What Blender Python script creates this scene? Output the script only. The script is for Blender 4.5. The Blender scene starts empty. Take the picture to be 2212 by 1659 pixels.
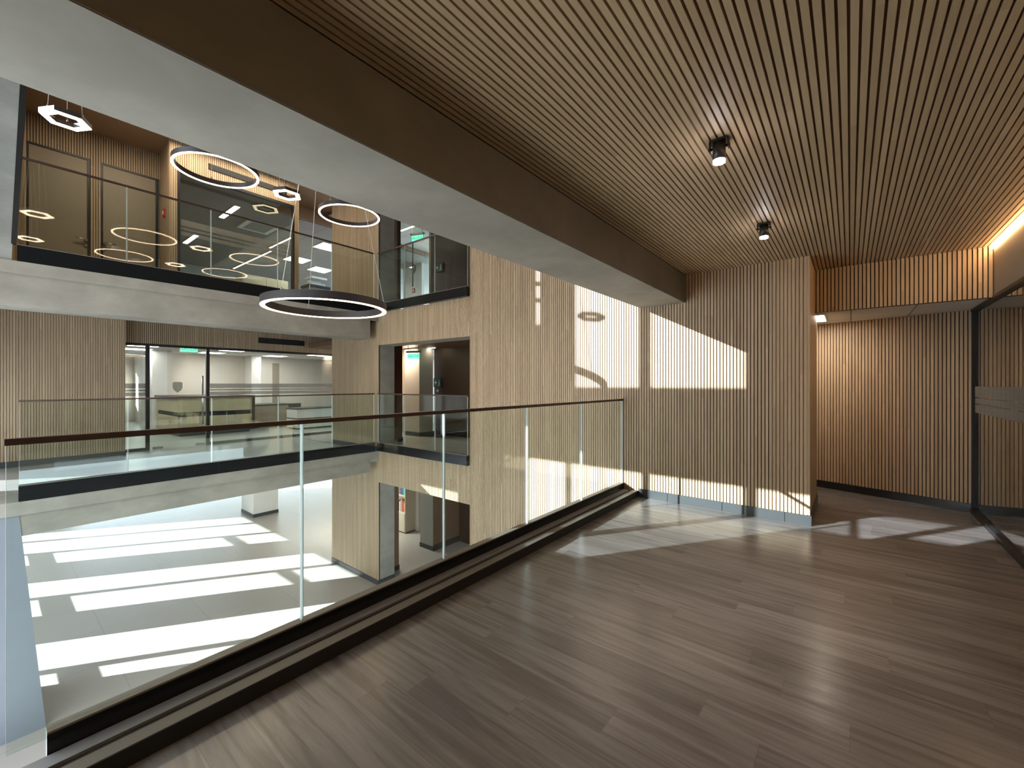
import bpy, math, random
from math import pi, sin, cos, radians
random.seed(7)
C = bpy.context.scene
COL = C.collection

# ------------------------------------------------------------------ camera
cam_d = bpy.data.cameras.new('camera')
cam = bpy.data.objects.new('camera', cam_d); COL.objects.link(cam)
cam.location = (0, 0, 1.35)
cam.rotation_euler = (pi / 2, 0, 0.6753)
cam_d.sensor_fit = 'HORIZONTAL'; cam_d.sensor_width = 36.0
cam_d.lens = 912.4 / 2212 * 36.0
cam_d.clip_start = 0.02; cam_d.clip_end = 200
C.camera = cam

# ------------------------------------------------------------------ exposure
C.view_settings.view_transform = 'Standard'
C.view_settings.look = 'None'
C.view_settings.exposure = 2.4
C.view_settings.gamma = 1.0
C.view_settings.use_curve_mapping = False
cy = C.cycles
cy.use_denoising = True
cy.max_bounces = 10; cy.diffuse_bounces = 5; cy.glossy_bounces = 5; cy.transmission_bounces = 4
cy.transparent_max_bounces = 24
cy.sample_clamp_indirect = 6.0
cy.caustics_reflective = False; cy.caustics_refractive = False

# ------------------------------------------------------------------ sky and sun
wd = bpy.data.worlds.new('world'); C.world = wd; wd.use_nodes = True
bg = wd.node_tree.nodes['Background']
bg.inputs[0].default_value = (0.72, 0.86, 1.0, 1)
bg.inputs[1].default_value = 1.1
SX, ST = 0.68, 0.354                    # the sun travels along (SX, 1, -ST)
sun_d = bpy.data.lights.new('sun', 'SUN'); sun_d.energy = 14.0; sun_d.angle = radians(0.35)
sun_d.color = (0.87, 0.95, 1.0)
sun = bpy.data.objects.new('sun', sun_d); COL.objects.link(sun)
from mathutils import Vector, Matrix
sun.rotation_euler = Vector((SX, 1, -ST)).to_track_quat('-Z', 'Y').to_euler()

GZ, UZ = -2.67, 2.74                    # ground and upper floor levels; the camera's floor is 0
YW, YF = 4.917, -0.65                   # slatted wall plane, south facade plane

def portal(name, x0, x1, z0, z1, y=YF - .14):
    d = bpy.data.lights.new(name, 'AREA'); d.shape = 'RECTANGLE'; d.size = x1 - x0; d.size_y = z1 - z0
    d.cycles.is_portal = True
    o = bpy.data.objects.new(name, d); COL.objects.link(o)
    o.location = ((x0 + x1) / 2, y, (z0 + z1) / 2); o.rotation_euler = (pi / 2, 0, 0)
    o.rotation_euler = Vector((0, 1, 0)).to_track_quat('-Z', 'Z').to_euler()

def area(name, loc, sx, sy, power, color=(1, 1, 1), aim=(0, 0, -1), spread=180):
    d = bpy.data.lights.new(name, 'AREA'); d.shape = 'RECTANGLE'; d.size = sx; d.size_y = sy
    d.energy = power; d.color = color; d.spread = radians(spread)
    o = bpy.data.objects.new(name, d); COL.objects.link(o); o.location = loc
    o.rotation_euler = Vector(aim).to_track_quat('-Z', 'Y').to_euler()
    return o

# ------------------------------------------------------------------ materials
MAT = {}
def nt(name):
    m = bpy.data.materials.new(name); m.use_nodes = True; MAT[name] = m
    t = m.node_tree
    return m, t, t.nodes['Principled BSDF'], t.nodes['Material Output']
def nd(t, typ, **kw):
    n = t.nodes.new(typ)
    for k, v in kw.items(): setattr(n, k, v)
    return n
def mix(t, fac, a, b, mode='MIX'):
    n = nd(t, 'ShaderNodeMix', data_type='RGBA', blend_type=mode)
    for sock, v in ((n.inputs[0], fac), (n.inputs[6], a), (n.inputs[7], b)):
        if hasattr(v, 'is_linked') or hasattr(v, 'links'): t.links.new(v, sock)
        else: sock.default_value = v if not isinstance(v, tuple) else (*v, 1)
    return n.outputs[2]
def math_(t, op, a, b=None):
    n = nd(t, 'ShaderNodeMath', operation=op)
    for i, v in enumerate((a, b)):
        if v is None: continue
        if hasattr(v, 'links'): t.links.new(v, n.inputs[i])
        else: n.inputs[i].default_value = v
    return n.outputs[0]
def pos(t):
    g = nd(t, 'ShaderNodeNewGeometry'); s = nd(t, 'ShaderNodeSeparateXYZ'); t.links.new(g.outputs['Position'], s.inputs[0])
    return g, s
def mapped_noise(t, g, scale, detail=3, rough=.55):
    mp = nd(t, 'ShaderNodeMapping'); t.links.new(g.outputs['Position'], mp.inputs[0]); mp.inputs['Scale'].default_value = scale
    n = nd(t, 'ShaderNodeTexNoise'); n.inputs['Scale'].default_value = 1; n.inputs['Detail'].default_value = detail
    n.inputs['Roughness'].default_value = rough
    t.links.new(mp.outputs[0], n.inputs['Vector'])
    return n.outputs['Fac']
def ramp(t, fac, stops):
    r = nd(t, 'ShaderNodeValToRGB'); t.links.new(fac, r.inputs[0])
    e = r.color_ramp.elements
    while len(e) < len(stops): e.new(.5)
    for x, (p, c) in zip(e, stops): x.position = p; x.color = (*c, 1)
    return r.outputs[0]

def plain(name, col, rough=.6, metal=0.0, spec=.5):
    m, t, b, o = nt(name)
    g, s = pos(t)
    f = mapped_noise(t, g, (3, 3, 3), 2)
    c = mix(t, f, tuple(v * .95 for v in col), tuple(min(1, v * 1.05) for v in col))
    t.links.new(c, b.inputs['Base Color'])
    b.inputs['Roughness'].default_value = rough; b.inputs['Metallic'].default_value = metal
    b.inputs['Specular IOR Level'].default_value = spec
    return m
def emit(name, col, strength):
    m, t, b, o = nt(name)
    e = nd(t, 'ShaderNodeEmission'); e.inputs[0].default_value = (*col, 1); e.inputs[1].default_value = strength
    t.links.new(e.outputs[0], o.inputs[0]); return m

def slat_wood(name, axis, tones, dark=1.0):
    """wooden slats: every slat (mesh island) has its own tone, board joints and grain run along AXIS"""
    m, t, b, o = nt(name)
    g, s = pos(t)
    rnd = g.outputs['Random Per Island']
    al = s.outputs[axis]
    seg = math_(t, 'FLOOR', math_(t, 'ADD', math_(t, 'MULTIPLY', al, .8), math_(t, 'MULTIPLY', rnd, 37.0)))
    wn = nd(t, 'ShaderNodeTexWhiteNoise', noise_dimensions='2D')
    cv = nd(t, 'ShaderNodeCombineXYZ'); t.links.new(rnd, cv.inputs[0]); t.links.new(seg, cv.inputs[1])
    t.links.new(cv.outputs[0], wn.inputs['Vector'])
    base = ramp(t, wn.outputs['Value'], [(0, tones[0]), (.35, tones[1]), (.65, tones[2]), (1, tones[3])])
    sc = [70, 70, 70]; sc[axis] = 3.5
    f = mapped_noise(t, g, tuple(sc), 3)
    base = mix(t, math_(t, 'MULTIPLY', f, .55), base, tuple(v * .55 for v in tones[1]))
    sc2 = [5, 5, 5]; sc2[axis] = 1.2
    f2 = mapped_noise(t, g, tuple(sc2), 2)
    base = mix(t, math_(t, 'MULTIPLY', f2, .22), base, tuple(min(1, v * 1.35) for v in tones[2]))
    t.links.new(base, b.inputs['Base Color'])
    b.inputs['Roughness'].default_value = .48; b.inputs['Specular IOR Level'].default_value = .35
    return m
T = [(.40, .285, .185), (.50, .365, .24), (.455, .35, .225), (.58, .435, .29)]
TC = [(.50, .355, .215), (.60, .445, .275), (.56, .425, .26), (.69, .52, .33)]
slat_wood('slat_wall', 2, T)
slat_wood('slat_ceiling', 1, TC)
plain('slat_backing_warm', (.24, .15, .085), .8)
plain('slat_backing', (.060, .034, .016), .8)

def concrete(name, a, b_, rough=.75):
    m, t, b, o = nt(name); g, s = pos(t)
    f = mapped_noise(t, g, (1.3, 1.3, 2.2), 6, .6)
    f2 = mapped_noise(t, g, (7, 7, 9), 4, .6)
    c = mix(t, ramp(t, f, [(.38, (0, 0, 0)), (.62, (1, 1, 1))]), tuple(v * .90 for v in a), b_)
    c = mix(t, math_(t, 'MULTIPLY', f2, .45), c, tuple(v * .70 for v in a))
    t.links.new(c, b.inputs['Base Color']); b.inputs['Roughness'].default_value = rough
    bp = nd(t, 'ShaderNodeBump'); bp.inputs['Strength'].default_value = .06; bp.inputs['Distance'].default_value = .02
    t.links.new(f2, bp.inputs['Height']); t.links.new(bp.outputs[0], b.inputs['Normal'])
concrete('concrete', (.285, .268, .232), (.365, .345, .300))
concrete('concrete_shaded', (.105, .098, .084), (.135, .127, .110))  # same grey concrete with the shade of the beam's side put into its colour
concrete('concrete_light', (.30, .31, .29), (.38, .39, .37))

def plank_floor():
    m, t, b, o = nt('plank_floor'); g, s = pos(t)
    X, Y = s.outputs[0], s.outputs[1]
    ry = math_(t, 'DIVIDE', Y, .165); row = math_(t, 'FLOOR', ry); fy = math_(t, 'FRACT', ry)
    wr = nd(t, 'ShaderNodeTexWhiteNoise', noise_dimensions='1D'); t.links.new(row, wr.inputs['W'])
    rx = math_(t, 'ADD', math_(t, 'DIVIDE', X, 1.25), math_(t, 'MULTIPLY', wr.outputs['Value'], 9.0))
    colx = math_(t, 'FLOOR', rx); fx = math_(t, 'FRACT', rx)
    cv = nd(t, 'ShaderNodeCombineXYZ'); t.links.new(row, cv.inputs[0]); t.links.new(colx, cv.inputs[1])
    wn = nd(t, 'ShaderNodeTexWhiteNoise', noise_dimensions='2D'); t.links.new(cv.outputs[0], wn.inputs['Vector'])
    base = ramp(t, wn.outputs['Value'], [(0, (.140, .128, .123)), (.5, (.162, .149, .144)), (1, (.188, .174, .168))])
    # grain: noise stretched along X, shifted for each board
    ad = nd(t, 'ShaderNodeVectorMath', operation='MULTIPLY_ADD')
    t.links.new(wn.outputs['Color'], ad.inputs[0]); ad.inputs[1].default_value = (40, 40, 40); t.links.new(g.outputs['Position'], ad.inputs[2])
    mp = nd(t, 'ShaderNodeMapping'); mp.inputs['Scale'].default_value = (1.5, 26, 1); t.links.new(ad.outputs[0], mp.inputs[0])
    n = nd(t, 'ShaderNodeTexNoise'); n.inputs['Scale'].default_value = 1; n.inputs['Detail'].default_value = 5; n.inputs['Roughness'].default_value = .6
    n.inputs['Distortion'].default_value = .6
    t.links.new(mp.outputs[0], n.inputs['Vector'])
    base = mix(t, ramp(t, n.outputs['Fac'], [(.30, (.85, .85, .85)), (.52, (.1, .1, .1)), (.8, (0, 0, 0))]), base, (.080, .068, .063))
    base = mix(t, ramp(t, n.outputs['Fac'], [(.55, (0, 0, 0)), (.78, (.5, .5, .5))]), base, (.25, .232, .222))
    mp2 = nd(t, 'ShaderNodeMapping'); mp2.inputs['Scale'].default_value = (.55, 7, 1); t.links.new(ad.outputs[0], mp2.inputs[0])
    n2 = nd(t, 'ShaderNodeTexNoise'); n2.inputs['Scale'].default_value = 1; n2.inputs['Detail'].default_value = 4; n2.inputs['Distortion'].default_value = 1.2
    t.links.new(mp2.outputs[0], n2.inputs['Vector'])
    base = mix(t, ramp(t, n2.outputs['Fac'], [(.36, (.55, .55, .55)), (.47, (0, 0, 0)), (.8, (0, 0, 0))]), base, (.086, .074, .069))
    seam = math_(t, 'MAXIMUM', math_(t, 'LESS_THAN', fy, .014), math_(t, 'LESS_THAN', fx, .0022))
    base = mix(t, math_(t, 'MULTIPLY', seam, .3), base, (.07, .055, .047))
    t.links.new(base, b.inputs['Base Color'])
    rg = ramp(t, n.outputs['Fac'], [(.3, (.27, .27, .27)), (.7, (.19, .19, .19))])
    t.links.new(rg, b.inputs['Roughness']); b.inputs['Specular IOR Level'].default_value = .5
    bp = nd(t, 'ShaderNodeBump'); bp.inputs['Strength'].default_value = .10; bp.inputs['Distance'].default_value = .01
    t.links.new(n.outputs['Fac'], bp.inputs['Height']); t.links.new(bp.outputs[0], b.inputs['Normal'])
plank_floor()

def tile_floor(name, a, b_, tx, ty, line, rough, lw=.006):
    m, t, b, o = nt(name); g, s = pos(t)
    fx = math_(t, 'FRACT', math_(t, 'DIVIDE', s.outputs[0], tx)); fy = math_(t, 'FRACT', math_(t, 'DIVIDE', s.outputs[1], ty))
    ln = math_(t, 'MAXIMUM', math_(t, 'LESS_THAN', fx, lw / tx), math_(t, 'LESS_THAN', fy, lw / ty))
    f = mapped_noise(t, g, (.9, .9, .9), 5)
    c = mix(t, f, a, b_)
    c = mix(t, ln, c, line)
    t.links.new(c, b.inputs['Base Color']); b.inputs['Roughness'].default_value = rough
tile_floor('stone_tile', (.41, .375, .335), (.48, .445, .40), 1.2, 1.2, (.38, .34, .30), .35, .012)
tile_floor('office_floor', (.34, .33, .32), (.42, .41, .40), 1.1, .55, (.28, .27, .26), .35)
tile_floor('ceiling_tile', (.80, .79, .76), (.84, .83, .80), .51, 1.3, (.30, .29, .28), .8, .012)
plain('ceiling_dark', (.22, .21, .18), .8)
tile_floor('upper_ceiling', (.40, .38, .35), (.44, .42, .39), 1.2, .6, (.25, .24, .22), .8, .012)
tile_floor('office_ceiling', (.78, .77, .74), (.82, .81, .78), .6, .6, (.5, .5, .49), .8, .015)

def wood(name, a, b_, axis=2, rough=.5, scale=30):
    m, t, b, o = nt(name); g, s = pos(t)
    sc = [scale] * 3; sc[axis] = scale / 14
    f = mapped_noise(t, g, tuple(sc), 4)
    t.links.new(mix(t, f, a, b_), b.inputs['Base Color']); b.inputs['Roughness'].default_value = rough
wood('wood_trim', (.36, .25, .15), (.50, .37, .24))
wood('wood_dark', (.045, .026, .015), (.075, .045, .026), rough=.45)
wood('wood_brown', (.16, .085, .045), (.22, .125, .07))
wood('wood_brown_soffit', (.24, .14, .075), (.32, .20, .11), axis=1)
wood('desk_wood', (.50, .42, .27), (.58, .50, .34), axis=1, scale=12)
wood('shelf_wood', (.60, .53, .40), (.68, .61, .48), axis=2, scale=12)
plain('black_metal', (.012, .012, .013), .4)
plain('black_soft', (.008, .008, .008), .7)
plain('shoe_metal', (.006, .007, .008), .22, 0, .4)
plain('shoe_cap', (.16, .14, .12), .35)
plain('curb_tan', (.105, .092, .078), .45)
plain('curb_grey', (.19, .19, .195), .4)
plain('rail_brown', (.050, .028, .020), .4)
plain('baseboard', (.045, .048, .052), .35)
plain('steel', (.62, .62, .62), .25, 1.0)
plain('white_paint', (.74, .72, .68), .7)
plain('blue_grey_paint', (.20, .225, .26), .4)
plain('warm_paint', (.66, .61, .54), .7)
plain('grey_paint', (.30, .29, .26), .7)
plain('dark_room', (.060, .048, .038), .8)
plain('taupe_panel', (.30, .25, .19), .6)
plain('door_taupe', (.28, .23, .165), .5)
plain('ring_body', (.035, .030, .030), .45)
plain('lamp_black', (.015, .014, .014), .35)
plain('red_plastic', (.45, .03, .02), .4)
plain('white_plastic', (.75, .75, .73), .4)
plain('sign_green', (.01, .05, .03), .4)
plain('sign_white', (.55, .60, .56), .5)
plain('emblem_grey', (.20, .20, .20), .5)
plain('cable', (.55, .50, .44), .4)
emit('ring_light', (1.0, .70, .46), 2.8)
emit('hex_light', (1.0, .72, .50), 3.2)
emit('led_strip', (1.0, .62, .30), 9.0)
emit('spot_lens', (1.0, .94, 1.0), 25.0)
emit('panel_light', (1.0, .96, .94), 4.5)
emit('tube_light', (.95, .95, 1.0), 5.0)
emit('warm_tube', (1.0, .82, .60), 4.0)
emit('exit_green', (.12, .75, .36), .55)

def glass(name, tint, f0=.045, extra=0.0):
    """clear pane: tinted transmission with an angle dependent mirror reflection"""
    m, t, b, o = nt(name)
    t.nodes.remove(b)
    lw = nd(t, 'ShaderNodeLayerWeight'); lw.inputs['Blend'].default_value = .5
    p5 = math_(t, 'POWER', lw.outputs['Facing'], 5.0)
    f = math_(t, 'ADD', math_(t, 'MULTIPLY', p5, 1 - f0), f0 + extra)
    tr = nd(t, 'ShaderNodeBsdfTransparent'); tr.inputs[0].default_value = (*tint, 1)
    gl = nd(t, 'ShaderNodeBsdfGlossy'); gl.inputs['Roughness'].default_value = 0.0; gl.inputs[0].default_value = (1, 1, 1, 1)
    mx = nd(t, 'ShaderNodeMixShader'); t.links.new(f, mx.inputs[0]); t.links.new(tr.outputs[0], mx.inputs[1]); t.links.new(gl.outputs[0], mx.inputs[2])
    t.links.new(mx.outputs[0], o.inputs[0])
glass('glass', (.93, .965, .945))
glass('glass_dark', (.80, .82, .80), .06, .16)
def dim_sheet(name, T_, d_):
    # added sheet: weakens the sun passing straight through, scatters part as fill light
    m, t, b, o = nt(name); t.nodes.remove(b)
    tr = nd(t, 'ShaderNodeBsdfTransparent'); tr.inputs[0].default_value = (T_, T_, T_, 1)
    tl = nd(t, 'ShaderNodeBsdfTranslucent'); tl.inputs[0].default_value = (d_, d_, d_ * .97, 1)
    ad = nd(t, 'ShaderNodeAddShader'); t.links.new(tr.outputs[0], ad.inputs[0]); t.links.new(tl.outputs[0], ad.inputs[1])
    t.links.new(ad.outputs[0], o.inputs[0])
dim_sheet('dim_sheet_light', .50, .05); dim_sheet('dim_sheet_mid', .30, .17); dim_sheet('dim_sheet_dense', .17, .13); dim_sheet('fill_diffuser', .0, .30)
def frosted(name, col, alpha):
    m, t, b, o = nt(name)
    b.inputs['Base Color'].default_value = (*col, 1); b.inputs['Roughness'].default_value = .7
    tr = nd(t, 'ShaderNodeBsdfTransparent'); mx = nd(t, 'ShaderNodeMixShader'); mx.inputs[0].default_value = alpha
    t.links.new(tr.outputs[0], mx.inputs[1]); t.links.new(b.outputs[0], mx.inputs[2]); t.links.new(mx.outputs[0], o.inputs[0])
frosted('frosted', (.26, .245, .22), .5)
frosted('glass_edge', (.72, .80, .80), .85)
frosted('acrylic', (.75, .85, .8), .35)

# ------------------------------------------------------------------ mesh helpers
class MB:
    def __init__(s): s.v = []; s.f = []; s.m = []; s.sm = []
    def _add(s, vs, fs, m=0, smooth=False):
        k = len(s.v); s.v += [tuple(p) for p in vs]
        for f in fs: s.f.append(tuple(i + k for i in f)); s.m.append(m); s.sm.append(smooth)
    def box(s, x0, x1, y0, y1, z0, z1, m=0):
        vs = [(x, y, z) for x in (x0, x1) for y in (y0, y1) for z in (z0, z1)]
        s._add(vs, [(0, 1, 3, 2), (4, 6, 7, 5), (0, 4, 5, 1), (2, 3, 7, 6), (0, 2, 6, 4), (1, 5, 7, 3)], m); return s
    def hexa(s, pts, m=0):           # 4 bottom corners then 4 top corners, both counter-clockwise seen from above
        s._add(pts, [(3, 2, 1, 0), (4, 5, 6, 7), (0, 1, 5, 4), (1, 2, 6, 5), (2, 3, 7, 6), (3, 0, 4, 7)], m); return s
    def tube(s, p0, p1, r, n=12, m=0, r1=None):
        p0, p1 = Vector(p0), Vector(p1); d = (p1 - p0).normalized()
        a = d.orthogonal().normalized(); b = d.cross(a); r1 = r if r1 is None else r1
        vs = [p0 + (a * cos(2 * pi * i / n) + b * sin(2 * pi * i / n)) * r for i in range(n)]
        vs += [p1 + (a * cos(2 * pi * i / n) + b * sin(2 * pi * i / n)) * r1 for i in range(n)]
        s._add(vs, [(i, (i + 1) % n, n + (i + 1) % n, n + i) for i in range(n)], m, True)
        k = len(s.v) - 2 * n
        s.f += [tuple(k + i for i in reversed(range(n))), tuple(k + n + i for i in range(n))]; s.m += [m, m]; s.sm += [False, False]
        return s
    def annulus(s, c, r0, r1, z0, z1, n=96, m=0, rot=0.0, smooth=True):
        vs = []
        for i in range(n):
            a = 2 * pi * i / n + rot
            for r, z in ((r1, z0), (r1, z1), (r0, z1), (r0, z0)): vs.append((c[0] + r * cos(a), c[1] + r * sin(a), z))
        fs = []
        for i in range(n):
            j = (i + 1) % n
            for k in range(4): fs.append((4 * i + k, 4 * j + k, 4 * j + (k + 1) % 4, 4 * i + (k + 1) % 4))
        s._add(vs, fs, m, smooth); return s
    def prism(s, poly, fn, m=0):     # poly: 2D outline, fn(u, v, side) -> 3D
        n = len(poly)
        vs = [fn(u, v, 0) for u, v in poly] + [fn(u, v, 1) for u, v in poly]
        s._add(vs, [tuple(range(n - 1, -1, -1)), tuple(range(n, 2 * n))] + [(i, (i + 1) % n, n + (i + 1) % n, n + i) for i in range(n)], m); return s
    def slats(s, u0, u1, pitch, gap, maker, off=0.0):
        """one box for every slat between U0 and U1 on a grid of PITCH; maker(a, b) adds it"""
        k = math.floor((u0 - off) / pitch)
        while off + k * pitch < u1:
            a, b = max(u0, off + k * pitch), min(u1, off + (k + 1) * pitch - gap)
            if b - a > .003: maker(a, b)
            k += 1
    def build(s, name, mats, parent=None, loc=None):
        me = bpy.data.meshes.new(name)
        L = Vector(loc) if loc is not None else (world_loc(parent) if parent is not None else Vector((0, 0, 0)))
        me.from_pydata([Vector(p) - L for p in s.v], [], s.f)
        for mm in (mats if isinstance(mats, (list, tuple)) else [mats]): me.materials.append(MAT[mm])
        me.polygons.foreach_set('material_index', s.m); me.polygons.foreach_set('use_smooth', s.sm)
        me.update()
        o = bpy.data.objects.new(name, me); COL.objects.link(o)
        if parent is not None: o.parent = parent
        else: o.location = L
        WL[o.name] = L
        return o
WL = {}
def world_loc(o): return WL.get(o.name, Vector((0, 0, 0)))
def tag(o, label=None, cat=None, group=None, kind=None):
    if label: o['label'] = label
    if cat: o['category'] = cat
    if group: o['group'] = group
    if kind: o['kind'] = kind
    return o
def thing(name, loc, label, cat, group=None, kind=None):
    o = bpy.data.objects.new(name, None); COL.objects.link(o); o.location = loc; o.empty_display_size = .1
    WL[o.name] = Vector(loc)
    return tag(o, label, cat, group, kind)
def copy_tree(o, loc, label, group=None):
    c = o.copy(); COL.objects.link(c); c.location = loc; c['label'] = label; WL[c.name] = Vector(loc)
    if group: c['group'] = group
    for ch in list(o.children):
        d = ch.copy(); COL.objects.link(d); d.parent = c
        for g in list(ch.children):
            e = g.copy(); COL.objects.link(e); e.parent = d
    return c
def S(name, mb, mats, label, cat): return tag(mb.build(name, mats), label, cat, kind='structure')
def B(*a, m=0): return MB().box(*a, m=m)

PITCH, GAP, SD = .032, .009, .016

# ================================================================== large structure
# south facade: opaque wall with window openings that let the sun in (x0, x1, z0, z1)
OPEN = []
def bay(panes, z0, z1): OPEN.extend([(a, b, z0, z1) for a, b in panes])
GH = -.705
bay([(-18.10, -17.29), (-17.15, -16.07)], GZ, GH)
bay([(-13.75, -12.82)], GZ, GH); bay([(-10.60, -9.64)], GZ, GH)
for a, b in ((-15.93, -15.05), (-12.68, -11.80), (-9.50, -8.60)):
    OPEN += [(a, b, GZ, -2.21), (a, b, -2.08, -1.06), (a, b, -.97, GH)]
bay([(-7.43, -6.80), (-6.72, -5.735), (-5.655, -4.63)], GZ, GH)
bay([(-9.85, -8.88)], .0, 1.52)
bay([(-7.43, -6.80), (-6.72, -5.735), (-5.655, -4.63)], .0, 2.26)
OPEN += [(-4.545, -4.05, 1.25, 2.26), (-4.05, -3.59, 1.93, 2.28), (-3.50, -3.20, 2.02, 2.34)]
OPEN += [(-6.66, -5.77, 3.28, 5.3), (-5.645, -4.63, 3.28, 5.3), (-7.30, -7.22, 4.17, 4.95)]
def pierced(x0, x1, z0, z1, y0, y1, holes):
    mb = MB()
    xs = sorted({x0, x1, *[h[0] for h in holes], *[h[1] for h in holes]})
    for a, b in zip(xs, xs[1:]):
        if b - a < 1e-6: continue
        mid = (a + b) / 2
        hs = sorted((h[2], h[3]) for h in holes if h[0] <= mid <= h[1])
        z = z0
        for lo, hi in hs:
            if lo - z > 1e-6: mb.box(a, b, y0, y1, z, lo)
            z = max(z, hi)
        if z1 - z > 1e-6: mb.box(a, b, y0, y1, z, z1)
    return mb
FILL_OPEN = [(-4.5, -3.25, .12, 1.15), (-3.12, -2.1, .12, 2.2)]  # added unseen openings, covered by diffusing sheets to fill the walkway with soft light
S('wall_south', pierced(-22, 3.6, GZ, 5.62, YF - .03, YF, OPEN + FILL_OPEN), 'warm_paint', 'south facade wall with tall window openings behind the camera', 'wall')
for i, (a, b, z0, z1) in enumerate(OPEN):
    if (b - a) * (z1 - z0) > .9 and z0 < 2: portal('daylight_portal', a, b, z0, z1)

# added unseen sheets in the openings dim and scatter the sun, per level
for n, (lo, hi, mt_, lab) in enumerate(((GZ - .1, -.6, 'dim_sheet_light', 'added light dimming sheets in the ground floor south windows'), (-.5, 2.5, 'dim_sheet_mid', 'added light dimming sheets in the middle floor south windows'), (3.0, 5.6, 'dim_sheet_dense', 'added light dimming sheets in the upper floor south windows'))):
    mb = MB()
    for a, b, z0, z1 in OPEN:
        if lo <= z0 and z1 <= hi: mb._add([(a, YF - .015, z0), (b, YF - .015, z0), (b, YF - .015, z1), (a, YF - .015, z1)], [(0, 1, 2, 3)])
    S('window_%d' % (n + 5), mb, mt_, lab, 'window')  # added unseen light dimming sheets, not real glazing
mb = MB()
for a, b, z0, z1 in FILL_OPEN: mb._add([(a, YF - .015, z0), (b, YF - .015, z0), (b, YF - .015, z1), (a, YF - .015, z1)], [(0, 1, 2, 3)])
S('window_9', mb, 'fill_diffuser', 'added light diffusing fill panels behind the camera', 'window')  # added unseen diffusing sheets for fill light, not a real window
# floors and ceilings
S('floor', B(-2.16, 3.6, YF, 8.6, -.25, 0), 'plank_floor', 'grey brown wood plank floor of the near walkway', 'floor')
S('floor_ground', B(-22, 3.6, YF, 12.5, GZ - .1, GZ), 'stone_tile', 'beige stone tile floor of the sunlit lobby below', 'floor')
S('floor_far', B(-11.2, -7.4, YF, YW, -.2, 0), 'office_floor', 'grey floor of the walkway across the void', 'floor')
S('floor_reception', B(-20, -11.2, YF, 12.5, -.2, 0), 'office_floor', 'grey office floor behind the reception glass', 'floor')
S('floor_corridor', B(-11.2, -2.2, YW + .04, 12.5, -.2, 0), 'office_floor', 'grey floor of the dark corridor behind the middle opening', 'floor')
S('floor_upper', B(-20, -7.4, YF, 12.5, UZ - .14, UZ), 'office_floor', 'upper floor slab across the void', 'floor')
S('floor_upper_corridor', B(-7.4, -2.2, YW + .04, 12.5, UZ - .14, UZ), 'office_floor', 'upper corridor floor behind the top opening', 'floor')
S('floor_upper_near', B(-1.98, 3.6, YF, 12.5, 2.66, UZ), 'concrete', 'concrete slab above the slatted ceiling', 'floor')
mb = MB().box(-22, 3.6, YF, 12.5, 5.6, 5.7)
S('wall_upper_near', MB().box(1.2, 1.3, YF, 12.5, UZ, 5.6).box(-2.2, 1.2, 8.0, 8.1, UZ, 5.6), 'wood_trim', 'wooden walls of the upper floor above the slatted ceiling', 'wall')
S('ceiling_atrium', mb, 'wood_brown_soffit', 'high wooden ceiling over the void', 'ceiling')

# slatted ceiling over the near walkway
mb = MB()
mb.slats(-1.445, .985, PITCH, GAP, lambda a, b: mb.box(a, b, YF, 5.62, 2.575, 2.575 + SD, 0))
mb.box(-1.445, 1.0, YF, 5.62, 2.575 + SD, 2.62, 1)
S('ceiling', mb, ['slat_ceiling', 'slat_backing_warm'], 'ceiling of narrow light wood slats over the walkway', 'ceiling')

# slatted north wall with three corridor openings
mb = MB()
OX0, OX1 = -7.355, -4.813
def wslat(x0, x1, z0, z1): mb.slats(x0, x1, PITCH, GAP, lambda a, b: mb.box(a, b, YW, YW + SD, z0, z1, 0), off=-.315)
wslat(OX1, -.315, GZ, 5.6)
wslat(-9.16, OX0, GZ, 5.6)
for z0, z1 in ((-.61, .03), (2.125, 2.77), (5.25, 5.6)): wslat(OX0, OX1, z0, z1)
Y1, Y2 = YW + SD, 5.295
for x0, x1, z0, z1 in ((OX1, -.32, GZ, 5.6), (-9.16, OX0, GZ, 5.6)):
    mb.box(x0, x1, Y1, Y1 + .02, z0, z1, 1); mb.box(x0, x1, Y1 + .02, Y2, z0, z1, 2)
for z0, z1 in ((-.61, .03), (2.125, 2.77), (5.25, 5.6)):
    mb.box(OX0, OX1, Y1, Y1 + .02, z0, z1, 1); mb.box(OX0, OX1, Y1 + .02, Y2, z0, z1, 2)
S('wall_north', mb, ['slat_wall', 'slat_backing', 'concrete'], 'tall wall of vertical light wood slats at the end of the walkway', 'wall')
# wooden edge trims of the openings and of the wall's free end
mb = MB()
for z0, z1 in ((GZ, -.61), (.03, 2.125), (2.77, 5.25)): mb.box(OX0 - .02, OX0, YW - .006, YW + .03, z0, z1)
S('trim_1', mb, 'wood_trim', 'thin light wood edge along the left jamb of the wall openings', 'trim')
mb = MB().box(-.62, -.30, YW + .014, 5.956, 0, 2.575).box(-.322, -.30, YW - .004, YW + .014, .1, 2.575)
S('trim_2', mb, 'wood_trim', 'smooth wooden return at the free end of the slatted wall', 'trim')
mb = MB()
xb = -2.0
for x0, x1 in ((-1.99, -1.643), (-1.638, -1.068), (-1.063, -.505), (-.500, -.298)): mb.box(x0, x1, YW - .012, YW, 0, .095)
mb.box(-.299, -.288, YW - .012, 5.956, 0, .095)
S('baseboard_north', mb, 'baseboard', 'dark grey baseboard under the near slatted wall', 'baseboard')
mb = MB().box(-9.16, OX0, YW - .012, YW, 0, .10).box(-9.16, OX0, YW - .012, YW, GZ, GZ + .10)
mb.box(OX0, OX0 + .012, YW, Y2, GZ, GZ + .10)
S('baseboard_pier', mb, 'baseboard', 'dark baseboards at the foot of the wooden pier', 'baseboard')

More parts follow.
